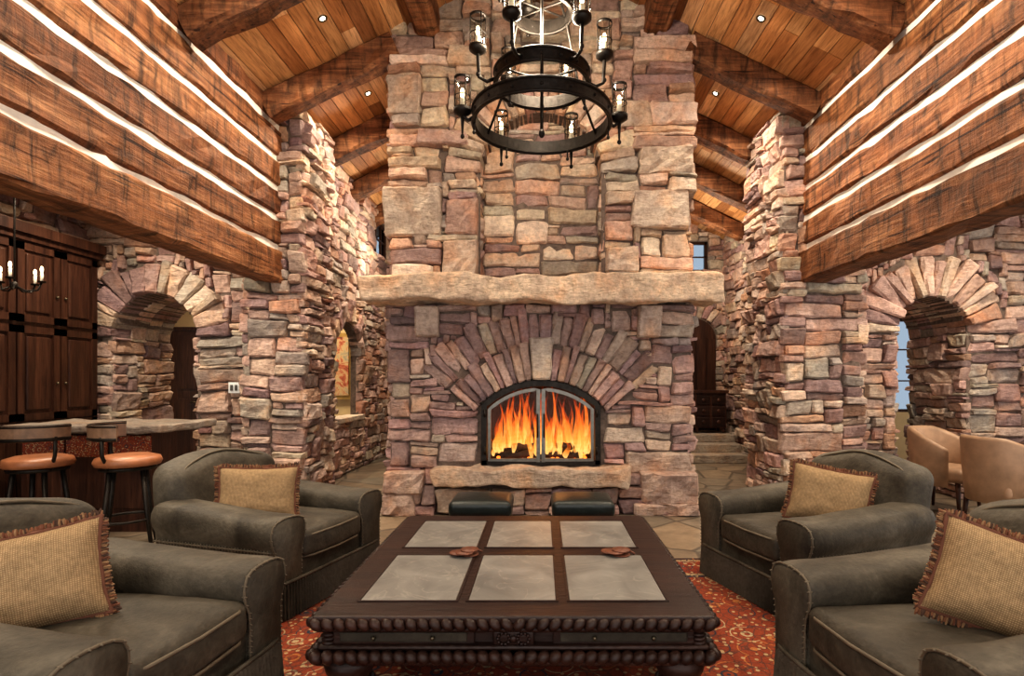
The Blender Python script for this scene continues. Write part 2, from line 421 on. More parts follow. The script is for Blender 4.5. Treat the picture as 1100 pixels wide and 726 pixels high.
def core(mb,P,u0,u1,v0,v1,th,hole=None,hu=None,step=.05,mat=1):
    if not hole: bxP(mb,P,u0,u1,v0,v1,-th,0,mat); return
    cur=u0
    for (ha,hb) in hu:
        if ha>cur: bxP(mb,P,cur,ha,v0,v1,-th,0,mat)
        n=max(1,round((hb-ha)/step))
        for i in range(n):
            a=ha+(hb-ha)*i/n;b=ha+(hb-ha)*(i+1)/n
            lo,hi=hole((a+b)/2)
            if lo>v0+.001: bxP(mb,P,a,b,v0,lo,-th,0,mat)
            if hi<v1-.001: bxP(mb,P,a,b,hi,v1,-th,0,mat)
        cur=hb
    if u1>cur: bxP(mb,P,cur,u1,v0,v1,-th,0,mat)
def arch_ring(mb,P,cu,cv,r0,r1,a0,a1,n,prot=(.03,.08),pal=PAL,back=-.04,jit=.25,rj=.05):
    def Q(a,r,d): return P(cu+math.sin(a)*r,cv+math.cos(a)*r,d)
    cuts=[a0+(a1-a0)*(i+(R.uniform(-jit,jit) if 0<i<n else 0))/n for i in range(n+1)]
    for i in range(n):
        ro=r1+R.uniform(-rj,rj)
        stone(mb,Q,cuts[i],cuts[i+1],r0,ro,R.uniform(*prot),pick(pal),su=r0+(r1-r0)*.35,back=back,gap=.0015,jk=.5)
def rough(amp,sc,seed):
    def f(p):
        q=p*sc+Vector((seed,seed*2,seed*3))
        return p+Vector((noise.noise(q),noise.noise(q+Vector((9,0,0))),noise.noise(q+Vector((0,7,0)))))*amp
    return f
# ================================================================ FLOOR
mb=MB(); mb.box2((-9,-2,-.12),(9,12.5,0)); mb.build('floor',[FLOOR])
# ================================================================ FIREPLACE
FY=5.92
mb=MB()
Pf=frame((0,FY,0),(1,0,0),(0,-1,0))
FX0,FX1=-1.60,1.58
cxo=-.01
oc=(cxo,.50);ohw=.62
def fhole(u):
    return (.50,min(1.40,oc[1]+math.sqrt(max(0,.88**2-(u-cxo)**2))))
core(mb,Pf,FX0,FX1,0,2.2,.72,fhole,[(cxo-ohw,cxo+ohw)])
mb.box2((FX0,6.62,0),(FX1,7.6,6.2),1)
def fmask(u,v):
    x=u-cxo;z=v-oc[1];r=math.hypot(x,z);a=math.degrees(math.atan2(abs(x),z))
    if abs(x)<.66 and .28<v<1.14: return True
    if abs(x)<.64 and v<1.3 and v>.3 and r<.9: return True
    if r<1.60 and a<51 and z>0: return True
    if r<1.2 and a<55 and z>0 and v>1.16: return True
    return -1.12<u<.90 and .26<v<.5
stones(mb,Pf,FX0,FX1,0,2.2,fmask,PAL_P,(.02,.08),cu=.07,cv=.043,big=1.8,edge=.05,pf=lambda u,v:.10 if v<.30 else (.04 if v<.55 else 0))
arch_ring(mb,Pf,cxo,oc[1],.90,1.27,-.88,-.10,10,(.05,.10),PAL_P,rj=.05)
arch_ring(mb,Pf,cxo,oc[1],.90,1.27,.10,.88,10,(.05,.10),PAL_P,rj=.05)
arch_ring(mb,Pf,cxo,oc[1],1.27,1.63,-.90,.90,24,(.02,.06),PAL_P,rj=.05)
def QK(a,r,d): return Pf(cxo+math.sin(a)*r,oc[1]+math.cos(a)*r,d)
stone(mb,QK,-.105,.105,.90,1.36,.13,(.50,.43,.36),su=1.1)
mb.rbox((-.11,5.93,.40),(2.04,.50,.20),.03,0,(.55,.44,.34),2,(30,6,4),fn=rough(.045,5,3),smooth=False)
for (x0,x1,z0,z1) in ((-1.66,-1.30,.0,.22),(-1.64,-1.22,.22,.46),(1.02,1.62,.12,.45),(.95,1.64,.0,.13)):
    stone(mb,Pf,x0,x1,z0,z1,.2,(.50,.38,.32),rough=.03)
for x,n in ((FX0,-1),(FX1,1)):
    stones(mb,frame((x,FY,0),(0,1,0),(n,0,0)),0,1.68,0,2.2,None,PAL_P,big=1.6)
for x in (-1.20,1.12):
    stone(mb,Pf,x-.12,x+.12,1.84,2.18,.17,(.50,.40,.33))
UY=6.0;RD=.24
Pu=frame((0,UY,0),(1,0,0),(0,-1,0))
ncx=-.01;nr=.65;nz=3.62
def nhole(u): return (2.3,nz+math.sqrt(max(0,nr*nr-(u-ncx)**2)))
core(mb,Pu,FX0,FX1,2.2,6.2,RD+.01,nhole,[(ncx-nr,ncx+nr)])
mb.box2((FX0,UY+RD,2.2),(FX1,6.65,6.2),1)
PAL_U=[((.60,.465,.355),5),((.53,.375,.30),3),((.39,.275,.25),1.8),((.48,.42,.345),3),((.52,.34,.235),1.6),((.67,.55,.43),4)]
acc=[(-1.66,-1.08,2.96,3.42,(.54,.45,.36)),(-1.05,-.70,2.52,2.86,(.60,.48,.38)),(.98,1.55,3.02,3.40,(.52,.43,.35)),(-1.0,-.70,2.95,3.3,(.46,.32,.26)),(.70,1.0,2.55,2.8,(.58,.48,.39)),(-1.62,-1.30,4.25,4.6,(.58,.47,.37)),(1.05,1.6,3.6,3.85,(.60,.49,.39)),(-1.3,-.8,3.9,4.05,(.48,.34,.29)),(.72,1.15,4.1,4.35,(.53,.44,.36))]
def umask(u,v):
    r=math.hypot(u-ncx,v-nz)
    if abs(u-ncx)<nr and v<nz: return True
    if v>=nz-.02 and r<1.05: return True
    return any(a-.0<u<b+.0 and c<v<d for a,b,c,d,_ in acc)
stones(mb,Pu,FX0,FX1,2.45,6.0,umask,PAL_U,(.02,.12),cu=.075,cv=.043,big=1.9,edge=.08)
arch_ring(mb,Pu,ncx,nz,nr,1.06,-math.pi/2,math.pi/2,21,(.05,.11),PAL_U,back=-RD)
stones(mb,frame((0,UY+RD,0),(1,0,0),(0,-1,0)),ncx-nr,ncx+nr,2.45,nz+nr,lambda u,v:math.hypot(u-ncx,v-nz)>nr+.06 and v>nz,PAL_U,(.01,.05),cu=.072,cv=.043,big=1.5,edge=0)
for x,n in ((ncx-nr,1),(ncx+nr,-1)):
    stones(mb,frame((x,UY,0),(0,1,0),(n,0,0)),0.0,RD,2.45,nz,None,PAL_U,(.0,.03),edge=0)
for x,n in ((FX0,-1),(FX1,1)):
    stones(mb,frame((x,UY,0),(0,1,0),(n,0,0)),0,1.6,2.2,5.9,None,PAL_U,big=1.6)
for (x0,x1,z0,z1,c) in acc: stone(mb,Pu,x0-.025,x1+.025,z0-.02,z1+.02,.11,c,rough=.022)
def mant(p):
    q=rough(.055,2.2,5)(p); q=rough(.022,9,2)(q)
    return q
mb.rbox((0,5.83,2.325),(3.64,.66,.26),.03,0,(.68,.53,.39),2,(60,9,7),fn=mant,smooth=False)
mb.box2((-.72,6.58,.40),(.72,6.62,1.6),2)
mb.box2((-.66,5.98,.44),(.66,6.6,.51),2)
for x in (-1,1):
    vs=[(cxo+x*.63,FY+.03,.5),(cxo+x*.45,6.58,.5),(cxo+x*.45,6.58,1.5),(cxo+x*.63,FY+.03,1.5)]
    mb.add(vs,[(0,1,2,3)],2)
mb.build('fireplace',[STONE,MORTAR,FBRICK])
mb=MB(); yd=FY-.03
def arcpts(r,y,a,n=20): return [(cxo+math.sin(t)*r,y,oc[1]+math.cos(t)*r) for t in [ -a+2*a*i/n for i in range(n+1)]]
def band(mb,pts,w,d,mat):
    vs=[];N_=len(pts)
    for i,p in enumerate(pts):
        p=Vector(p);t=(Vector(pts[min(i+1,N_-1)])-Vector(pts[max(i-1,0)])).normalized()
        nn=Vector((-t.z,0,t.x))
        for a,b in((-1,-1),(1,-1),(1,1),(-1,1)): vs.append(p+nn*a*w/2+Vector((0,b*d/2,0)))
    fs=[(0,1,2,3),tuple((N_-1)*4+k for k in (3,2,1,0))]
    for i in range(N_-1):
        for k in range(4): fs.append((i*4+k,(i+1)*4+k,(i+1)*4+(k+1)%4,i*4+(k+1)%4))
    mb.add(vs,fs,mat)
A=math.asin(.595/.865)
band(mb,[(cxo-.6,yd,.51)]+arcpts(.865,yd,A)+[(cxo+.6,yd,.51)],.06,.07,0)
band(mb,[(cxo-.62,yd,.53),(cxo+.62,yd,.53)],.05,.07,0)
for s in(-1,1):
    xi=cxo+s*.026
    arc=[(cxo+s*q,yd-.02,oc[1]+math.sqrt(.80**2-q*q)) for q in [.026+(.54-.026)*i/12 for i in range(13)]]
    pts=[(xi,yd-.02,.56)]+arc+[(cxo+s*.54,yd-.02,.56),(xi,yd-.02,.56)]
    band(mb,pts,.036,.035,1)
    band(mb,[(cxo+s*.026,yd-.03,.54),(cxo+s*.026,yd-.03,1.30)],.040,.04,1)
    mb.tube([(cxo+s*.035,yd-.05,.80),(cxo+s*.035,yd-.085,.84),(cxo+s*.035,yd-.085,1.0),(cxo+s*.035,yd-.05,1.04)],.01,8,0)
    for z in(.66,1.05): mb.tube([(cxo+s*.585,yd-.06,z-.04),(cxo+s*.585,yd-.06,z+.04)],.013,8,0)
    g=[(cxo+s*.035,yd-.02,.56)]+arc+[(cxo+s*.53,yd-.02,.56)]
    mb.add(g,[tuple(range(len(g)))],2)
for k in range(17):
    t=-A+2*A*k/16
    mb.ball((cxo+math.sin(t)*.90,yd-.02,oc[1]+math.cos(t)*.90),(.05,.03,.035),0,n=8,m=5)
mb.build('fireplace_doors',[IRON,STEEL,FGLASS])
mb=MB()
for k,(x0,y0,x1,y1,z,r) in enumerate([(-.45,6.12,.42,6.15,.57,.05),(-.35,6.32,.38,6.30,.58,.055),(-.3,6.08,.1,6.38,.66,.045),(.32,6.08,-.05,6.36,.67,.045),(-.42,6.2,-.05,6.2,.62,.04),(.05,6.2,.45,6.22,.62,.04)]):
    pts=[(x0+(x1-x0)*i/8+R.uniform(-.008,.008),y0+(y1-y0)*i/8,z+R.uniform(-.01,.01)) for i in range(9)]
    mb.tube(pts,[r*R.uniform(.85,1.1) for _ in pts],10,1)
for k in range(90):
    x=R.uniform(-.5,.48);mb.ball((x,R.uniform(6.03,6.35),R.uniform(.515,.55)),(.05,.05,.035),2 if k%3 else 1,n=6,m=4)
def flame(x,y,z,h,r):
    n=10;vs=[];cols=[]
    ph=R.uniform(0,6);lean=R.uniform(-.06,.06)
    prof=[(.0,.35),(.08,.7),(.16,.95),(.25,1),(.34,.92),(.43,.8),(.52,.66),(.62,.5),(.72,.36),(.82,.22),(.92,.1),(1,.01)]
    for j,(t,w) in enumerate(prof):
        ox=lean*t+math.sin(t*6+ph)*.022*t*2; oy=math.cos(t*4+ph)*.015
        for i in range(n):
            a=2*math.pi*i/n; rr=r*w*(1+.25*math.sin(3*a+ph+t*4))
            vs.append((x+ox+rr*math.cos(a),y+oy+rr*math.sin(a)*.6,z+h*t))
    for j in range(len(prof)-1):
        c=((prof[j][0]+prof[j+1][0])/2,)*3
        cols.append(([(j*n+i,j*n+(i+1)%n,(j+1)*n+(i+1)%n,(j+1)*n+i) for i in range(n)],c))
    b=len(mb.V); mb.V.extend(vs)
    for fs,c in cols:
        for f in fs: mb.F.append(tuple(b+i for i in f));mb.M.append(0);mb.C.append(c);mb.S.append(True)
for k in range(95):
    x=-.51+1.02*k/94+R.uniform(-.03,.03)
    env=.44+.17*math.cos((x+.02)*2.4)+.10*math.sin(x*17)
    flame(x,R.uniform(6.04,6.36),R.uniform(.53,.64),env*R.uniform(.35,1.38),R.uniform(.012,.038))
mb.build('log_fire',[FLAME,CHAR,EMBER])
# ================================================================ WALLS (stone)
def arch_hole(c,hw,sp):
    def h(u):
        x=(u-c)/hw
        return (0,sp+hw*math.sqrt(max(0,1-x*x)))
    return h
def arch_wall(P,u0,u1,v1,c,hw,sp,th,ringw=.36,nr_=15):
    mb=MB(); h=arch_hole(c,hw,sp)
    core(mb,P,u0,u1,0,v1,th,h,[(c-hw,c+hw)])
    def mk(u,v):
        r=math.hypot(u-c,v-sp)
        if abs(u-c)<hw and v<sp: return True
        return v>=sp and r<hw+ringw
    stones(mb,P,u0,u1,0,v1,mk,PAL,(.02,.085),cu=.072,cv=.041,big=1.4)
    arch_ring(mb,P,c,sp,hw,hw+ringw,-math.pi/2,math.pi/2,nr_,(.04,.10),PAL,back=-.3)
    nrow=max(1,round((th-.3)/.25)); 
    for k in range(nrow):
        d0=-.3-(th-.3)*k/nrow
        arch_ring(mb,lambda u,v,d,d0=d0:P(u,v,d+d0),c,sp,hw-.01,hw+.12,-math.pi/2,math.pi/2,nr_-3,(0,.0),PAL,back=-(th-.3)/nrow,rj=.01)
    return mb
Pl=frame((0,6.5,0),(1,0,0),(0,-1,0))
mb=arch_wall(Pl,-5.35,-2.95,3.45,-4.5,.5,1.9,1.0)
stones(mb,frame((-5.0,6.5,0),(0,1,0),(1,0,0)),0,1,0,1.9,None,PAL,(.02,.07))
stones(mb,frame((-4.0,6.5,0),(0,1,0),(-1,0,0)),0,1,0,1.9,None,PAL,(.02,.07))
mb.build('wall_left_arch',[STONE,MORTAR])
mb=arch_wall(Pl,2.95,8.2,3.45,4.52,.42,1.95,1.0,.46,16)
stones(mb,frame((4.94,6.5,0),(0,1,0),(-1,0,0)),0,1,0,1.95,None,PAL,(.02,.07))
stones(mb,frame((4.1,6.5,0),(0,1,0),(1,0,0)),0,1,0,1.95,None,PAL,(.02,.07))
mb.build('wall_right_arch',[STONE,MORTAR])
def pillar(name,x0,x1,y0,y1,z1):
    mb=MB(); mb.box2((x0,y0,0),(x1,y1,z1),1)
    stones(mb,frame((0,y0,0),(1,0,0),(0,-1,0)),x0,x1,0,z1,None,PAL,(.02,.10),edge=.08,big=1.4)
    stones(mb,frame((x0,0,0),(0,1,0),(-1,0,0)),y0,y1,0,z1,None,PAL,(.02,.10),edge=.05,big=1.3)
    stones(mb,frame((x1,0,0),(0,1,0),(1,0,0)),y0,y1,0,z1,None,PAL,(.02,.10),edge=.05,big=1.3)
    stones(mb,frame((0,y1,0),(1,0,0),(0,1,0)),x0,x1,0,z1,None,PAL,(.02,.10),edge=.04)
    mb.build(name,[STONE,MORTAR])
pillar('stone_pillar',-3.35,-2.74,6.36,7.15,4.5)
pillar('stone_pillar',2.76,3.62,6.36,7.4,4.45)
Pw=frame((-2.95,0,0),(0,1,0),(1,0,0)); mb=MB()
def lh(u):
    if u<9.5:
        x=(u-8.47)/.52; return (.84,1.78+.45*math.sqrt(max(0,1-x*x)))
    return (3.66,4.3)
core(mb,Pw,7.1,11,0,4.6,.13,lh,[(7.95,8.99),(9.8,10.75)])
def lm(u,v):
    if 9.8<u<10.75 and 3.66<v<4.3: return True
    if 7.95<u<8.99 and .8<v<1.78: return True
    return v>=1.78 and math.hypot((u-8.47)/.82,(v-1.78)/.75)<1
stones(mb,Pw,7.1,11,0,4.55,lm,PAL,(.02,.08),big=1.3)
arch_ring(mb,Pw,8.47,1.78,.5,.80,-math.pi/2,math.pi/2,13,(.04,.09),PAL,back=-.12)
mb.rbox((-3.0,8.47,.81),(.30,1.1,.07),.01,0,(.5,.42,.34),2,(4,8,2),fn=rough(.01,9,1),smooth=False)
mb.build('wall_left',[STONE,MORTAR])
Pr=frame((3.6,0,0),(0,1,0),(-1,0,0)); mb=MB()
core(mb,Pr,7.3,11.2,0,4.5,.4)
stones(mb,Pr,7.4,11,0,4.2,None,PAL,(.02,.08),big=1.3)
mb.build('wall_right',[STONE,MORTAR])
Pb=frame((0,11,0),(1,0,0),(0,-1,0)); mb=MB()
def bh(u):
    if u<0: return (3.6,4.3)
    return (3.55,4.15)
core(mb,Pb,-3.2,3.7,0,6.0,.4,bh,[(-2.8,-1.9),(2.3,3.3)])
def bm(u,v):
    if -2.8<u<-1.9 and 3.6<v<4.3: return True
    if 2.3<u<3.3 and 3.55<v<4.15: return True
    if 2.62<u<3.42 and .4<v<2.2: return True
    return v>=2.2 and math.hypot(u-3.02,v-2.2)<.72
stones(mb,Pb,-3.2,3.7,0,5.9,bm,PAL,(.02,.08),big=1.2)
arch_ring(mb,Pb,3.02,2.2,.42,.72,-math.pi/2,math.pi/2,12,(.04,.09),PAL)
mb.build('wall_back',[STONE,MORTAR])
mb=MB(); pts=[(2.62,10.985,.435),(3.42,10.985,.435)]+[(3.02+.4*math.cos(a),10.985,2.2+.4*math.sin(a)) for a in [math.pi*i/14 for i in range(15)]]
mb.add(pts,[tuple(range(len(pts)))],0)
for x in (2.72,2.92,3.12,3.32): mb.box2((x-.085,10.95,.46),(x+.085,10.985,2.2),0)
mb.box2((2.63,10.93,1.1),(3.41,10.96,1.2),1)
mb.build('door_2',[DARKW,IRON])
def window(name,P,u0,u1,v0,v1,nu,nv,fr=.05,mat=DARKW):
    mb=MB()
    def bx(a,b,c,d,dep=.06): bxP(mb,P,a,b,c,d,-dep,0)
    bx(u0,u0+fr,v0,v1);bx(u1-fr,u1,v0,v1);bx(u0,u1,v0,v0+fr);bx(u0,u1,v1-fr,v1)
    for i in range(1,nu):
        u=u0+(u1-u0)*i/nu;bx(u-.012,u+.012,v0,v1,.04)
    for i in range(1,nv):
        v=v0+(v1-v0)*i/nv;bx(u0,u1,v-.012,v+.012,.04)
    mb.add([P(u0,v0,-.03),P(u1,v0,-.03),P(u1,v1,-.03),P(u0,v1,-.03)],[(0,1,2,3)],1)
    return mb.build(name,[mat,WGLASS])
window('window_1',frame((-3.0,0,0),(0,1,0),(1,0,0)),9.8,10.75,3.66,4.3,3,2)
window('window_2',frame((0,11.15,0),(1,0,0),(0,-1,0)),2.3,3.3,3.55,4.15,3,2)
window('window_3',frame((0,11.15,0),(1,0,0),(0,-1,0)),-2.8,-1.9,3.6,4.3,3,2)
mb=MB()
for i in range(3):
    y0=9.35+.32*i;y1=10.90
    mb.rbox(((1.75+3.46)/2,(y0+y1)/2,.07+.14*i),(1.71,y1-y0,.139),.012,0,(.36,.31,.25),2,(14,8,2),fn=rough(.008,6,i),smooth=False)
mb.build('stone_steps',[STONE])
mb=MB(); mb.box2((-7.6,10.2,0),(-3.15,10.35,3.45),0); mb.box2((-7.75,7.5,0),(-7.6,10.35,3.45),0); mb.build('wall_left_hall',[PLAST])
mb=MB(); Ph=frame((0,9.5,0),(1,0,0),(0,-1,0))
core(mb,Ph,4.0,8.2,0,3.45,.2,lambda u:(.85,2.45),[(5.8,6.9)],step=2,mat=0)
mb.build('wall_right_hall',[PLAST])
window('window_4',frame((0,9.55,0),(1,0,0),(0,-1,0)),5.8,6.9,.85,2.45,2,3)
def door(name,P,u0,u1,v0,v1,cols=2,rows=2):
    mb=MB()
    bxP(mb,P,u0,u1,v0,v1,0.005,.03)
    W=(u1-u0)/cols;H=(v1-v0)/rows
    for i in range(cols):
        for j in range(rows):
            bxP(mb,P,u0+i*W+.08,u0+(i+1)*W-.08,v0+j*H+.09,v0+(j+1)*H-.09,.03,.05)
    for k in (-1,1):
        uu=u0-.06 if k<0 else u1; bxP(mb,P,uu,uu+.06,v0,v1+.06,0.005,.06)
    bxP(mb,P,u0,u1,v1,v1+.06,0.005,.06)
    mb.tube([P(u1-.07,1.0,.03),P(u1-.07,1.0,.09),P(u1-.16,1.0,.09)],.012,6,1)
    return mb.build(name,[DARKW,BRONZE])
door('door_1',frame((0,10.19,0),(1,0,0),(0,-1,0)),-7.2,-6.2,0,2.3)
mb=MB(); mb.box2((-3.86,10.13,1.05),(-3.44,10.19,2.25),0); mb.box2((-3.80,10.11,1.12),(-3.50,10.135,2.18),1); mb.build('framed_painting',[GOLD,PAINT])
mb=MB(); mb.box2((-9,-2,3.45),(-3.2,11,3.55),0,(.4,.2,.09)); mb.build('ceiling_left',[PLANK])
mb=MB(); mb.box2((3.2,-2,3.45),(9,6.9,3.55),0,(.4,.2,.09)); mb.box2((3.75,6.9,3.45),(9,11,3.55),0,(.4,.2,.09)); mb.build('ceiling_right',[PLANK])
# ================================================================ LOG WALLS
def hewn(mb,p0,p1,w,h,col,up=ZV,mat=0,cham=.03,jit=.012,seg=.2):
    p0=Vector(p0);p1=Vector(p1);t=(p1-p0);Ln=t.length;t.normalize()
    s=t.cross(up).normalized();u=s.cross(t).normalized()
    n=max(2,int(Ln/seg));c=cham
    prof=[(-w/2+c,-h/2),(0,-h/2),(w/2-c,-h/2),(w/2,-h/2+c),(w/2,0),(w/2,h/2-c),(w/2-c,h/2),(0,h/2),(-w/2+c,h/2),(-w/2,h/2-c),(-w/2,0),(-w/2,-h/2+c)]
    k=len(prof);vs=[]
    sd=R.uniform(0,50)
    for i in range(n+1):
        q=p0+t*(Ln*i/n)
        for j,(a,b) in enumerate(prof):
            jx=noise.noise(Vector((i*.75+sd,j*1.7,0)))*jit*2;jy=noise.noise(Vector((i*.75,j*1.7,sd)))*jit*2
            vs.append(q+s*(a+jx)+u*(b+jy))
    fs=[tuple(reversed(range(k))),tuple(n*k+j for j in range(k))]
    for i in range(n):
        for j in range(k): fs.append((i*k+j,i*k+(j+1)%k,(i+1)*k+(j+1)%k,(i+1)*k+j))
    mb.add(vs,fs,mat,col,False)
for sgn,nm in ((-1,'wall_left_logs'),(1,'wall_right_logs')):
    mb=MB(); z=2.50
    hs=[.355,.275,.265,.26,.30,.4]
    for i,h in enumerate(hs):
        off=.0 if i else .03
        k=R.uniform(.8,1.2)
        hewn(mb,(sgn*(3.10-off),-1.2,z+h/2),(sgn*(3.10-off),6.42,z+h/2),.30,h,(k,k*R.uniform(.95,1.03),k*.98),jit=.014,cham=.022)
        z+=h
        if i<len(hs)-1:
            mb.box2((sgn*2.976,-1.2,z-.03),(sgn*3.2,6.40,z+.10),1); z+=.064
    mb.build(nm,[LOG,CHINK])
# ================================================================ CEILING
SL=.48; RZ=5.87
def cz(t): return RZ-SL*t
mb=MB()
for sgn in(-1,1):
    tmax=4.0;w=.145;t=0
    nrm=Vector((sgn*SL,0,1)).normalized()
    while t<tmax:
        y=-1.2
        while y<11.2:
            ln=R.uniform(1.2,3.2);y2=min(11.2,y+ln)
            c=R.choices([(.52,.255,.105),(.60,.335,.155),(.41,.185,.072),(.28,.125,.052),(.68,.42,.23)],[4,3,3,1.8,1.5])[0]
            k=R.uniform(.82,1.15);c=tuple(x*k for x in c)
            o=R.uniform(0,.006)
            ta,tb=t+.003,min(tmax,t+w)-.003
            vs=[]
            for tt in(ta,tb):
                for yy in(y+.002,y2-.002):
                    for d in(o,.03):
                        vs.append(Vector((sgn*tt,yy,cz(tt)))+nrm*d)
            mb.add(vs,[(0,1,3,2),(4,6,7,5),(0,4,5,1),(2,3,7,6),(0,2,6,4),(1,5,7,3)],0,c)
            y=y2
        t+=w
    vs=[Vector((sgn*tt,yy,cz(tt)))+nrm*d for tt in(0,tmax) for yy in(-1.2,11.4) for d in(.03,.15)]  # unseen slab above the planks, added to block light
    mb.add(vs,[(0,1,3,2),(4,6,7,5),(0,4,5,1),(2,3,7,6),(0,2,6,4),(1,5,7,3)],1)
mb.build('ceiling',[PLANK,MORTAR])
mb=MB()
for Y in (.6,1.95,3.3,4.65,6.02,7.4,8.7,9.95):
    for sgn in(-1,1):
        t0=1.62 if 5.7<Y<7.7 else .1
        t1=3.0 if Y<6.2 else (3.65 if sgn>0 else 3.1)
        nrm=Vector((sgn*SL,0,1)).normalized()
        k=R.uniform(.85,1.15)
        hewn(mb,Vector((sgn*t0,Y,cz(t0)))-nrm*.13,Vector((sgn*t1,Y,cz(t1)))-nrm*.13,.24,.27,(k,k,k),up=nrm,jit=.016)
mb.build('ceiling_rafters',[RAFT])
mb=MB()
for x in(-1.22,1.22):
    for (a,b) in((-1.2,5.97),(7.62,11)):
        hewn(mb,(x,a,cz(abs(x))-.06),(x,b,cz(abs(x))-.06),.26,.30,(1,1,1))
for (a,b) in((-1.2,5.97),(7.62,11)): hewn(mb,(0,a,RZ-.25),(0,b,RZ-.25),.28,.4,(.9,.9,.9))
mb.build('ceiling_purlins',[LOG])
def add_light(kind,name,loc,energy,col,size=.1,rot=(0,0,0),**k):
    l=bpy.data.lights.new(name,kind); l.energy=energy;l.color=col
    if kind=='POINT': l.shadow_soft_size=size
    if kind=='SPOT': l.shadow_soft_size=size;l.spot_size=k.get('ang',2.0);l.spot_blend=1
    o=bpy.data.objects.new(name,l); bpy.context.collection.objects.link(o);o.location=loc;o.rotation_euler=rot
    return o
WARM=(1,.86,.67)
mb=MB()
for (sgn,t,Y) in [(s,2.1,y) for s in(-1,1) for y in(.2,2.6,4.0,5.35,6.75,8.05)]:
    nrm=Vector((sgn*SL,0,1)).normalized();p=Vector((sgn*t,Y,cz(t)))
    rot=Vector((0,0,1)).rotation_difference(nrm).to_matrix().to_4x4()
    xf=Matrix.Translation(p-nrm*.004)@rot
    mb.lathe((0,0,0),[(.026,.0),(.045,-.004),(.047,.004)],20,0,xf=xf)
    mb.lathe((0,0,0),[(.0,.002),(.026,.002)],20,1,xf=xf)
    add_light('SPOT','recessed_spot',p-nrm*.05,185,WARM,.05,(0,math.radians(-10)*sgn,0),ang=2.4)
mb.build('recessed_lights',[BRONZE,CANL])
# ================================================================ CABINETS (left)
mb=MB(); X=-5.06
mb.box2((X-.22,2.4,0),(X,6.36,2.82),0)
mb.box2((X-.22,2.35,2.82),(X+.09,6.38,2.92),0); mb.box2((X-.22,2.35,2.76),(X+.05,6.37,2.82),0)
mb.box2((X,2.4,0),(X+.03,6.36,.1),0)
y=2.42;Wd=.49
while y+Wd<6.40:
    for (z0,z1) in((.12,.98),(1.0,1.93),(1.97,2.74)):
        mb.box2((X,y+.01,z0),(X+.022,y+Wd-.01,z0+.07),0);mb.box2((X,y+.01,z1-.07),(X+.022,y+Wd-.01,z1),0)
        mb.box2((X,y+.01,z0),(X+.022,y+.08,z1),0);mb.box2((X,y+Wd-.08,z0),(X+.022,y+Wd-.01,z1),0)
        mb.rbox((X+.004,y+Wd/2,(z0+z1)/2),(.03,Wd-.22,z1-z0-.2),.012,0,seg=1,mid=(1,1,1),smooth=False)
        mb.ball((X+.035,y+(Wd-.05 if int(y*10)%2 else .05),(z0+z1)/2-.1),(.03,.03,.03),1)
    y+=Wd
mb.build('pantry_cabinet',[DARKW,BRONZE])
mb=MB();P=frame((-5.3,0,0),(0,1,0),(1,0,0)); core(mb,P,-1.2,6.5,0,3.45,.3); stones(mb,P,2.0,6.5,2.93,3.45,None,PAL,(.02,.09))
mb.build('wall_left_cabinet',[STONE,MORTAR])
mb=MB()
mb.rbox((-4.15,5.42,.955),(1.5,.85,.07),.02,0,(.28,.24,.20),2,(20,8,2),fn=rough(.02,5,8),smooth=False)
mb.box2((-4.8,5.15,0),(-3.6,5.72,.92),1)
for i in range(3):
    x0=-4.76+i*.4; mb.rbox((x0+.18,5.15,.46),(.34,.03,.50),.012,1,seg=1,mid=(1,1,1),smooth=False)
    mb.rbox((x0+.18,5.135,.79),(.38,.03,.20),.012,2,seg=1,mid=(1,1,1),smooth=False)
mb.build('bar_counter',[STONE,DARKW,TAPE])
def stool_mesh():
    mb=MB()
    mb.lathe((0,0,0),[(0,.78),(.16,.785),(.225,.765),(.24,.73),(.225,.70),(.0,.695)],28,0)
    mb.lathe((0,0,0),[(0,.695),(.20,.695),(.20,.665),(0,.665)],24,1)
    arc=[(.24*math.cos(a),.24*math.sin(a)) for a in [math.radians(100+160*i/16) for i in range(17)]]
    for z0 in(.93,1.03): mb.tube([(x*1.06,y*1.06,z0) for x,y in arc],.017,8,1)
    vs=[];n=len(arc)
    for x,y in arc:
        for rr,z in((1.10,.92),(1.12,1.04),(1.0,1.04),(.98,.92)): vs.append((x*rr,y*rr,z))
    fs=[(i*4+k,(i+1)*4+k,(i+1)*4+(k+1)%4,i*4+(k+1)%4) for i in range(n-1) for k in range(4)]+[(0,1,2,3),tuple((n-1)*4+k for k in range(4))]
    mb.add(vs,fs,2,smooth=False)
    for a in(125,235):
        a=math.radians(a);mb.tube([(.19*math.cos(a),.19*math.sin(a),.68),(.25*math.cos(a),.25*math.sin(a),.80),(.255*math.cos(a),.255*math.sin(a),.95)],.014,8,1)
    for a in(45,135,225,315):
        a=math.radians(a);mb.tube([(.15*math.cos(a),.15*math.sin(a),.68),(.2*math.cos(a),.2*math.sin(a),.3),(.25*math.cos(a),.25*math.sin(a),0)],[.02,.018,.014],8,1)
    mb.tube([(.205*math.cos(a),.205*math.sin(a),.26) for a in [2*math.pi*i/28 for i in range(28)]],.012,8,1,closed=True)
    return mb
WOODM=m_plain('bar_stool_wood',(.22,.13,.08),.5,0,.3,15,.2)
sm=stool_mesh().build('bar_stool',[COGN,IRON,WOODM],(-3.42,4.62,0),(0,0,math.radians(30)))
place(sm.data,'bar_stool',(-4.10,4.55,0),(0,0,math.radians(100)))
mb=MB();c=(-4.72,5.0,2.25)
mb.tube([(c[0],c[1],3.45),(c[0],c[1],c[2])],.008,6,0)
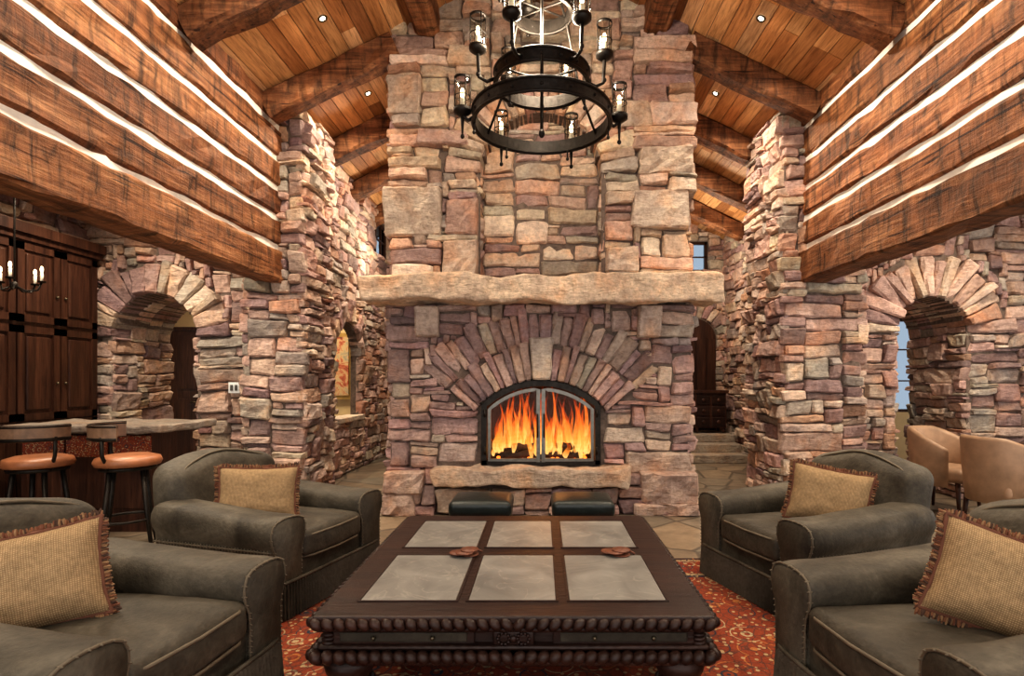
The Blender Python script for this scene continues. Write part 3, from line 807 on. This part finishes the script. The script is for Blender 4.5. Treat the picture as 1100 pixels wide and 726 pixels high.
mb.ball((c[0],c[1],c[2]),(.05,.05,.07),0); mb.lathe((c[0],c[1],3.43),[(0,0),(.06,0),(.06,.02)],16,0)
for k in range(5):
    a=2*math.pi*k/5+.3;dx,dy=math.cos(a),math.sin(a)
    mb.tube([(c[0]+dx*r,c[1]+dy*r,c[2]+z) for r,z in((0,0),(.08,-.05),(.17,-.04),(.2,.03))],.008,6,0)
    mb.lathe((c[0]+dx*.2,c[1]+dy*.2,c[2]+.03),[(0,0),(.03,.0),(.035,.012)],12,0)
    mb.tube([(c[0]+dx*.2,c[1]+dy*.2,c[2]+.03),(c[0]+dx*.2,c[1]+dy*.2,c[2]+.12)],.012,8,1)
    mb.ball((c[0]+dx*.2,c[1]+dy*.2,c[2]+.15),(.025,.025,.06),2)
mb.build('candelabra_pendant',[IRON,CANDLE,BULB])
mb=MB(); mb.rbox((-3.46,6.375,1.31),(.23,.012,.125),.004,0,seg=1,mid=(1,1,1))
for i in range(4): mb.box((-3.535+i*.05,6.366,1.31),(.03,.01,.065),1)
mb.box((-3.46,6.42,1.31),(.2,.08,.1),0)
mb.build('switch_plate',[WHITE,STEEL])
# ================================================================ RIGHT SIDE: dining
def dchair():
    mb=MB()
    mb.rbox((0.02,0,.42),(.50,.50,.14),.05,0,bulge=(0,0,.02))
    n=26;vs=[];
    for i in range(n+1):
        a=math.radians(180-118+236*i/n); t=abs(i/n-.5)*2
        top=.88-.20*max(0,(t-.35)/.65)**1.3
        for (r,z) in((.30,.30),(.325,.6),(.34,top-.02),(.325,top+.01),(.295,top+.01),(.275,top-.03),(.265,.6),(.25,.30)):
            vs.append((r*math.cos(a)*1.02,r*math.sin(a),z))
    k=8;fs=[(i*k+j,(i+1)*k+j,(i+1)*k+(j+1)%k,i*k+(j+1)%k) for i in range(n) for j in range(k)]+[tuple(range(k)),tuple(n*k+j for j in range(k))]
    mb.add(vs,fs,0,smooth=True)
    for x,y in((.2,.2),(.2,-.2),(-.2,.2),(-.2,-.2)): mb.tube([(x,y,.36),(x*1.12,y*1.12,0)],[.025,.015],8,1)
    return mb
dc=dchair().build('dining_chair',[TANL,DARKW],(4.30,5.95,0),(0,0,math.radians(-60)))
place(dc.data,'dining_chair',(4.24,5.10,0),(0,0,math.radians(5)))
place(dc.data,'dining_chair',(5.95,5.85,0),(0,0,math.radians(215)))
mb=MB(); mb.lathe((5.2,5.3,0),[(0,.75),(.58,.75),(.60,.735),(.58,.71),(.1,.70),(.07,.5),(.11,.3),(.07,.15),(.3,.05),(.32,0),(0,0)],40,0); mb.build('dining_table',[DARKW])
mb=MB(); cx_,cy_=3.1,10.45; z0=.438
mb.box2((cx_-.28,cy_-.2,z0+.08),(cx_+.28,cy_+.2,z0+.72),0);mb.box2((cx_-.32,cy_-.24,z0+.72),(cx_+.32,cy_+.24,z0+.77),0)
for i in range(2):
    for j in range(3): mb.rbox((cx_-.14+.28*i,cy_-.205,z0+.19+.2*j),(.24,.03,.17),.01,1,seg=1,mid=(1,1,1),smooth=False); mb.ball((cx_-.14+.28*i,cy_-.23,z0+.19+.2*j),(.07,.02,.07),0)
for x in(-1,1):
    for y in(-1,1): mb.tube([(cx_+x*.24,cy_+y*.16,z0+.1),(cx_+x*.25,cy_+y*.17,z0)],.03,8,0)
mb.build('carved_chest',[DARKW,TABW])
# ================================================================ RUG
mb=MB(); mb.box((0,0,.006),(3.9,3.9,.012)); mb.build('oriental_rug',[RUG],(-.1,2.40,0))
# ================================================================ COFFEE TABLE
mb=MB(); hw,hl=.825,.85
mb.rbox((0,0,.432),(2*hw-.03,2*hl-.03,.034),.008,0,seg=1,mid=(2,2,1),smooth=False)
cols=[(-.665,-.255),(-.2,.175),(.235,.650)];rows=[(-.675,-.06),(.09,.67)]
for a,b in cols:
    for c_,d in rows: mb.rbox(((a+b)/2,(c_+d)/2,.449),(b-a,d-c_,.008),.003,1,seg=1,mid=(1,1,1),smooth=False)
for a,b in cols:
    for c_,d in rows:
        for (x0,y0,x1,y1) in((a-.012,c_-.012,b+.012,c_-.002),(a-.012,d+.002,b+.012,d+.012),(a-.012,c_,a-.002,d),(b+.002,c_,b+.012,d)):
            mb.box2((x0,y0,.447),(x1,y1,.4535),0)
def beads(hx,hy,z,n_,sx,sy,sz,tilt=.5):
    for side in range(4):
        Lh=hx if side%2==0 else hy; off=hy if side%2==0 else hx
        for i in range(n_):
            t=-Lh+2*Lh*(i+.5)/n_
            m=Matrix.Rotation(side*math.pi/2,3,'Z')
            p=m@Vector((t,-off,0)); rot=m@Matrix.Rotation(tilt if t<0 else -tilt,3,'Y')
            mb.ball((p.x,p.y,z),(sx,sy,sz),0,n=8,m=5,rot=rot)
beads(hw-.01,hl-.01,.418,34,.066,.052,.042,.75)
mb.rbox((0,0,.389),(2*hw-.05,2*hl-.05,.022),.008,0,seg=1,mid=(1,1,1))
mb.box((0,0,.355),(2*hw-.14,2*hl-.14,.075),0)
for side in range(4):
    m=Matrix.Rotation(side*math.pi/2,4,'Z'); off=(hl if side%2==0 else hw)-.07
    for x in(-.45,0.0,.45):
        if x==0: 
            mb.rbox((x,-off-.014,.350),(.17,.035,.066),.01,0,seg=1,mid=(1,1,1),xf=m)
            for sx_ in(-.04,.04):
                for q in range(10):
                    a=q*math.pi/5; mb.ball((x+sx_+.024*math.cos(a),-off-.034,.350+.022*math.sin(a)),(.016,.018,.016),0,n=6,m=4,xf=m)
            mb.ball((x,-off-.038,.350),(.03,.02,.03),0,xf=m)
        else:
            mb.rbox((x,-off-.006,.350),(.58,.022,.062),.006,0,seg=1,mid=(1,1,1),smooth=False,xf=m)
            mb.rbox((x,-off-.012,.350),(.52,.022,.040),.006,2,seg=1,mid=(1,1,1),smooth=False,xf=m)
            for kx in(-.12,.12): mb.ball((x+kx,-off-.03,.350),(.02,.02,.02),3,n=8,m=5,xf=m)
            for kx in range(22): mb.ball((x-.27+.54*kx/21,-off-.018,.378),(.018,.012,.010),0,n=6,m=4,xf=m)
    for x in(-.76,.76): 
        for q in range(4): mb.ball((x,-off-.01,.325+.017*q),(.06,.045,.019),0,n=8,m=4,xf=m)
mb.rbox((0,0,.312),(2*hw-.06,2*hl-.06,.022),.01,0,seg=1,mid=(1,1,1))
beads(hw-.01,hl-.01,.286,34,.066,.06,.050,.8)
mb.rbox((0,0,.255),(2*hw-.05,2*hl-.05,.028),.008,0,seg=1,mid=(1,1,1))
for x in(-1,1):
    for y in(-1,1):
        mb.lathe((x*(hw-.13),y*(hl-.13),.012),[(0,0),(.07,0),(.10,.03),(.105,.09),(.08,.14),(.10,.18),(.115,.24),(0,.24)],20,0)
        for q in range(10):
            a=q*math.pi/5; mb.ball((x*(hw-.13)+.095*math.cos(a),y*(hl-.13)+.095*math.sin(a),.09),(.04,.04,.11),0,n=6,m=5)
mb.build('coffee_table',[TABW,SLATE,LEATHD,BRONZE],(-.115,3.08,0))
for (x,y,r) in((-.42,3.02,.2),(.40,3.03,-.3)):
    mb=MB()
    for k in range(5):
        mb.lathe((.03*math.cos(k*1.6),.022*math.sin(k*1.6),.0+.006*k),[(0,0),(.048,0),(.050,.003),(.048,.006),(0,.006)],16,0)
    mb.tube([(.05,.03,.014),(.08,.04,.010),(.10,.03,.004)],.006,6,0)
    mb.build('leather_coasters',[COASTM],(x,y,.4545),(0,0,r))
# ================================================================ FOOTSTOOLS
mb=MB()
mb.rbox((0,0,.375),(.50,.44,.13),.045,0,bulge=(0,0,.02)); mb.rbox((0,0,.295),(.47,.41,.05),.012,1,seg=2)
for i in range(26):
    t=-.235+.47*i/25
    for y in(-.21,.21): mb.ball((t,y,.31),(.012,.012,.012),2,n=6,m=4)
for i in range(20):
    t=-.19+.38*i/19
    for x in(-.24,.24): mb.ball((x,t,.31),(.012,.012,.012),2,n=6,m=4)
for x in(-1,1):
    for y in(-1,1): mb.lathe((x*.19,y*.15,0),[(0,0),(.022,0),(.03,.05),(.02,.1),(.032,.18),(.028,.28),(0,.28)],12,1)
o=mb.build('leather_footstool',[BLACKL,DARKW,BRONZE],(-.49,4.60,0))
place(o.data,'leather_footstool',(.33,4.60,0))
# ================================================================ ARMCHAIRS
def armchair():
    mb=MB()
    mb.rbox((0,0,.25),(.92,.92,.18),.04,0)
    DZ=-.035
    prof=[(.105,.17),(.105,.24),(.106,.36),(.112,.45+DZ)]
    prof+=[(x,z+DZ) for x,z in((.132,.49),(.142,.53),(.140,.575),(.122,.612),(.085,.630),(.04,.637),(0,.639),(-.04,.637),(-.085,.630),(-.122,.612),(-.140,.575),(-.142,.53),(-.132,.49))]
    prof+=[(-.112,.45+DZ),(-.106,.36),(-.105,.24),(-.105,.17)]
    k=len(prof)
    for sy in(-1,1):
        vs=[];secs=[(-.44,.82),(-.42,.95),(-.38,1)]+[(-.38+.8*i/12,1) for i in range(1,13)]+[(.455,.985),(.478,.95),(.490,.88)]
        for x,sc in secs:
            dz=.045*max(0,(.25-x)/.6)
            for qi,(a,b) in enumerate(prof):
                zz=.38+(b-.38)*sc
                w=noise.noise(Vector((x*4,qi*.6,sy*3)))*.010
                vs.append((x,sy*.41+a*sc*(1+w*3),zz+(dz if b>.40 else 0)+w*.6))
        n=len(secs);fs=[(i*k+j,i*k+(j+1)%k,(i+1)*k+(j+1)%k,(i+1)*k+j) for i in range(n-1) for j in range(k)]
        fs+=[tuple(reversed(range(k))),tuple((n-1)*k+j for j in range(k))]
        mb.add(vs,fs,0,smooth=True)
        loop=[(.480,sy*.41+a*.965,.38+(b-.38)*.965) for a,b in prof]
        mb.tube(loop,.006,6,2)
        for q in range(len(loop)-1):
            p0=Vector(loop[q]);p1=Vector(loop[q+1]);m=max(1,int((p1-p0).length/.022))
            for w in range(m):
                p=p0.lerp(p1,w/m); mb.ball(p,(.032,.009,.009),2,n=5,m=4)
        ys=sy*(.41+.116)
        mb.tube([(-.42+.88*i/10,ys,.415) for i in range(11)],.006,6,2)
        for q in range(38): mb.ball((-.42+.88*q/38,ys+sy*.002,.415),(.009,.009,.032),2,n=5,m=4)
    def seatfn(p): return p+Vector((0,0,.02*p.x))
    mb.rbox((.055,0,.385),(.88,.58,.17),.045,0,seg=4,mid=(9,7,2),bulge=(.02,0,.032),fn=lambda p: rough(.016,5,2)(seatfn(p)))
    for zz in(.322,.45): mb.tube([(-.3,-.275,zz),(.2,-.285,zz),(.46,-.27,zz),(.497,-.22,zz),(.512,0,zz),(.497,.22,zz),(.46,.27,zz),(.2,.285,zz),(-.3,.275,zz)],.007,6,2)
    def bk(p):
        t=(p.z+.33)/.66
        y=p.y/.46
        z=p.z+ (.085*(1-y*y)-.035)*max(0,t)
        x=p.x-.17*t+ .06*y*y*max(0,t)
        return rough(.02,4,6)(Vector((x,p.y*(1-.06*max(0,t-.6)),z)))
    mb.rbox((-.36,0,.53),(.22,.90,.66),.085,0,seg=5,mid=(2,9,7),bulge=(.05,0,0),fn=bk)
    pts=[]
    for i in range(21):
        y=-.40+.80*i/20; pts.append(bk(Vector((.085,y,.318-.06*abs(y/.42)**6)))+Vector((-.36,0,.53)))
    mb.tube(pts,.007,6,2)
    a_,b_=.495,.535
    def rr(t):
        c,s=math.cos(t),math.sin(t); e=.16
        return (a_*math.copysign(abs(c)**e,c),b_*math.copysign(abs(s)**e,s))
    pts2=[rr(2*math.pi*i/720) for i in range(720)]
    acc=[0]
    for i in range(720):
        p,q=pts2[i],pts2[(i+1)%720];acc.append(acc[-1]+math.hypot(q[0]-p[0],q[1]-p[1]))
    Nn=340;res=[];j=0
    for i in range(Nn):
        s=acc[-1]*i/Nn
        while acc[j+1]<s:j+=1
        f=(s-acc[j])/(acc[j+1]-acc[j]+1e-9);p,q=pts2[j],pts2[(j+1)%720];res.append((p[0]+(q[0]-p[0])*f,p[1]+(q[1]-p[1])*f))
    vs=[]
    for i,(x,y) in enumerate(res):
        o=1+(.026 if i%2 else -.010)
        for z,ex in((.225,.985),(.205,1.0*o),(.018,1.02*o+R.uniform(-.005,.005))): vs.append((x*ex,y*ex,z))
    fs=[(i*3+k_,((i+1)%Nn)*3+k_,((i+1)%Nn)*3+k_+1,i*3+k_+1) for i in range(Nn) for k_ in(0,1)]
    mb.add(vs,fs,3)
    mb.tube([(x*1.008,y*1.008,.222) for x,y in res[::4]],.010,6,0,closed=True)
    return mb
ac=armchair().build('armchair',[LEATH,LEATHD,STITCH,SKIRT],(-1.82,3.80,.0),(0,0,math.radians(-17)))
place(ac.data,'armchair',(-1.76,2.14,.0),(0,0,math.radians(-9)))
place(ac.data,'armchair',(1.77,3.70,.0),(0,0,math.radians(197)))
place(ac.data,'armchair',(1.61,2.08,.0),(0,0,math.radians(189)))
# ================================================================ PILLOWS
def pillow(w=.48,h=.38,T=.08):
    mb=MB();nx,ny=22,18;vs=[];fs=[]
    def pt(i,j,s):
        u=-1+2*i/nx;v=-1+2*j/ny
        th=T*((1-u**4)*(1-v**4))**.55
        x=u*w/2*(1-.08*(1-v*v)*abs(u));z=v*h/2*(1-.08*(1-u*u)*abs(v))
        return (x,s*th+.010*noise.noise(Vector((u*3,v*3,s))),z)
    for s in(-1,1):
        b=len(vs)
        for j in range(ny+1):
            for i in range(nx+1): vs.append(pt(i,j,s))
        for j in range(ny):
            for i in range(nx):
                a=b+j*(nx+1)+i; f=(a,a+1,a+nx+2,a+nx+1); fs.append(f if s<0 else f[::-1])
    mb.add(vs,fs,0,smooth=True)
    edge=[]
    for i in range(nx): edge.append((Vector(pt(i,0,0)),Vector((0,0,-1))))
    for j in range(ny): edge.append((Vector(pt(nx,j,0)),Vector((1,0,0))))
    for i in range(nx,0,-1): edge.append((Vector(pt(i,ny,0)),Vector((0,0,1))))
    for j in range(ny,0,-1): edge.append((Vector(pt(0,j,0)),Vector((-1,0,0))))
    mb.tube([(p.x,0,p.z) for p,_ in edge],.010,6,1,col=(.13,.05,.028),closed=True)
    n=len(edge)
    for k in range(n):
        p,d=edge[k];q,d2=edge[(k+1)%n]
        for m in range(9):
            f=m/9;a=p.lerp(q,f);dd=d.lerp(d2,f)
            ln=R.uniform(.022,.029);y=R.uniform(-.012,.012)
            c=R.choice([(.15,.055,.028),(.20,.085,.04),(.07,.035,.022),(.26,.15,.075)])
            e=a+dd*ln+Vector((R.uniform(-.005,.005),y,R.uniform(-.005,.005)))
            mb.tube([a,a.lerp(e,.5)+Vector((0,y*.2,0)),e],[.004,.0048,.003],4,1,col=c,smooth=False)
    return mb
pm=pillow().build('throw_pillow',[WEAVE,FRINGE],(-1.87,3.68,.640),(math.radians(-20),math.radians(3),math.radians(26)))
place(pm.data,'throw_pillow',(-1.92,2.08,.645),(math.radians(-22),math.radians(-8),math.radians(32)))
place(pm.data,'throw_pillow',(1.86,3.62,.640),(math.radians(-20),math.radians(8),math.radians(-30)))
place(pm.data,'throw_pillow',(1.70,2.03,.645),(math.radians(-22),math.radians(16),math.radians(-32)))
# ================================================================ CHANDELIER
mb=MB();CX,CY=0.0,4.4
def ring(z,r,h=.095,t=.024): mb.lathe((CX,CY,z),[(r-t/2,-h/2),(r+t/2,-h/2),(r+t/2,h/2),(r-t/2,h/2)],64,0,smooth=False,closed_prof=True)
def rim(z,r): mb.tube([(CX+r*math.cos(a),CY+r*math.sin(a),z) for a in [2*math.pi*i/64 for i in range(64)]],.012,6,0,closed=True)
Z1,Z2,Z3=3.45,3.76,4.32
for z,r in((Z1,.53),(Z2,.36),(Z3,.23)):
    ring(z,r); rim(z+.048,r+.012); rim(z-.048,r+.012)
    for k in range(16):
        a=2*math.pi*k/16; mb.ball((CX+(r+.014)*math.cos(a),CY+(r+.014)*math.sin(a),z),(.024,.024,.024),0,n=6,m=4)
def lantern(a,r0,z0,r1,z1):
    c,s=math.cos(a),math.sin(a)
    def q(r,z): return (CX+c*r,CY+s*r,z)
    mb.tube([q(r0,z0),q((r0+r1)/2,z0-.03),q(r1-.01,z0+.0),q(r1,z1-.03)],.014,7,0)
    mb.tube([q(r1,z1),q(r1,z1-.18)],[.018,.006],8,0); mb.ball(q(r1,z1-.185),(.034,.034,.04),0,n=8,m=5)
    x,y,_=q(r1,0)
    mb.lathe((x,y,z1),[(0,-.035),(.035,-.025),(.068,0),(.070,.03),(.055,.03)],16,0)
    mb.lathe((x,y,z1),[(.060,.018),(.060,.27)],18,1)
    for zz in(.252,.12): mb.lathe((x,y,z1),[(.063,zz),(.063,zz+.02 if zz>.2 else zz+.006),(.058,zz+.02 if zz>.2 else zz+.006),(.058,zz)],18,0,closed_prof=True)
    for k in range(4):
        an=2*math.pi*k/4+.5;mb.tube([(x+.064*math.cos(an),y+.064*math.sin(an),z1),(x+.064*math.cos(an),y+.064*math.sin(an),z1+.27)],.004,5,0)
    mb.tube([(x,y,z1+.01),(x,y,z1+.11)],.020,8,2)
    mb.ball((x,y,z1+.15),(.036,.036,.085),3)
for k in(5,65,125,185): lantern(math.radians(k),.53,Z1,.62,3.48)
for k in range(6): lantern(math.radians(-115+60*k),.36,Z2,.50,3.97)
for k in range(4): lantern(math.radians(20+90*k),.22,Z3,.34,4.5)
for k in range(3):
    a=math.radians(30+120*k);c,s=math.cos(a),math.sin(a)
    mb.tube([(CX+.52*c,CY+.52*s,Z1),(CX+.36*c,CY+.36*s,Z2),(CX+.22*c,CY+.22*s,Z3),(CX,CY,4.9)],.010,6,0)
for k in range(6):
    a=math.radians(5+60*k);c,s=math.cos(a),math.sin(a)
    mb.tube([(CX+.53*c,CY+.53*s,Z1),(CX+.53*c,CY+.53*s,Z1-.12)],[.014,.005],6,0); mb.ball((CX+.53*c,CY+.53*s,Z1-.12),(.028,.028,.034),0,n=8,m=5)
mb.tube([(CX,CY,3.35),(CX,CY,5.65)],.013,8,0); mb.ball((CX,CY,3.34),(.05,.05,.07),0)
for z,r in((Z2,.36),(Z3,.22)):
    for k in range(3):
        a=math.radians(60*k+30);c,s=math.cos(a),math.sin(a)
        mb.tube([(CX-r*c,CY-r*s,z),(CX+r*c,CY+r*s,z)],.008,6,0)
mb.build('lantern_chandelier',[IRON,GLASS,CANDLE,BULB])
for k in range(3):
    a=2*math.pi*k/3
    add_light('POINT','chandelier_lamp',(CX+.2*math.cos(a),CY-.1+.2*math.sin(a),4.15),46,WARM,.12)
# ================================================================ LIGHTS
add_light('POINT','fire_glow',(0,6.0,.95),6,(1,.42,.12),.12)
for x in(-4.2,4.6):
    for y in(1.5,4.2,5.5): add_light('SPOT','side_room_fill',(x,y,3.4),185,WARM,.08,ang=2.8)  # added fill under the unseen side ceilings, no fixtures
add_light('SPOT','hall_fill_spot',(-5,8.9,3.4),280,(1,.82,.55),.12,ang=2.6)  # added fill for the hall behind the left arch
add_light('SPOT','hall_fill_spot',(-3.9,9.2,3.4),200,(1,.82,.55),.12,ang=2.6)  # added fill so the painting shows through the wall opening
add_light('SPOT','hall_fill_spot',(5,8.5,3.4),140,WARM,.12,ang=2.6)  # added fill for the room past the right arch
add_light('POINT','hall_point_light',(2.6,9.4,3.5),70,WARM,.15)  # free point light beside the chimney, without any fixture
add_light('POINT','hall_point_light',(-2.3,9.1,3.5),60,WARM,.15)  # same on the left side, again without a fixture
w=bpy.data.worlds.new('World'); bpy.context.scene.world=w; w.use_nodes=True
bg=w.node_tree.nodes['Background']; bg.inputs[0].default_value=(1,.97,.94,1); bg.inputs[1].default_value=1.75
# ================================================================ CAMERA
cam=bpy.data.cameras.new('camera'); co=bpy.data.objects.new('camera',cam); bpy.context.collection.objects.link(co)
co.location=(0,0,1.4); co.rotation_euler=(math.pi/2,0,0)
cam.sensor_width=36; cam.lens=600/1100*36; cam.shift_x=-32/1100; cam.shift_y=45/1100; cam.clip_start=.05
bpy.context.scene.camera=co
try:
    bpy.context.scene.view_settings.view_transform='Standard'
    bpy.context.scene.view_settings.look='Medium High Contrast'
except Exception: pass
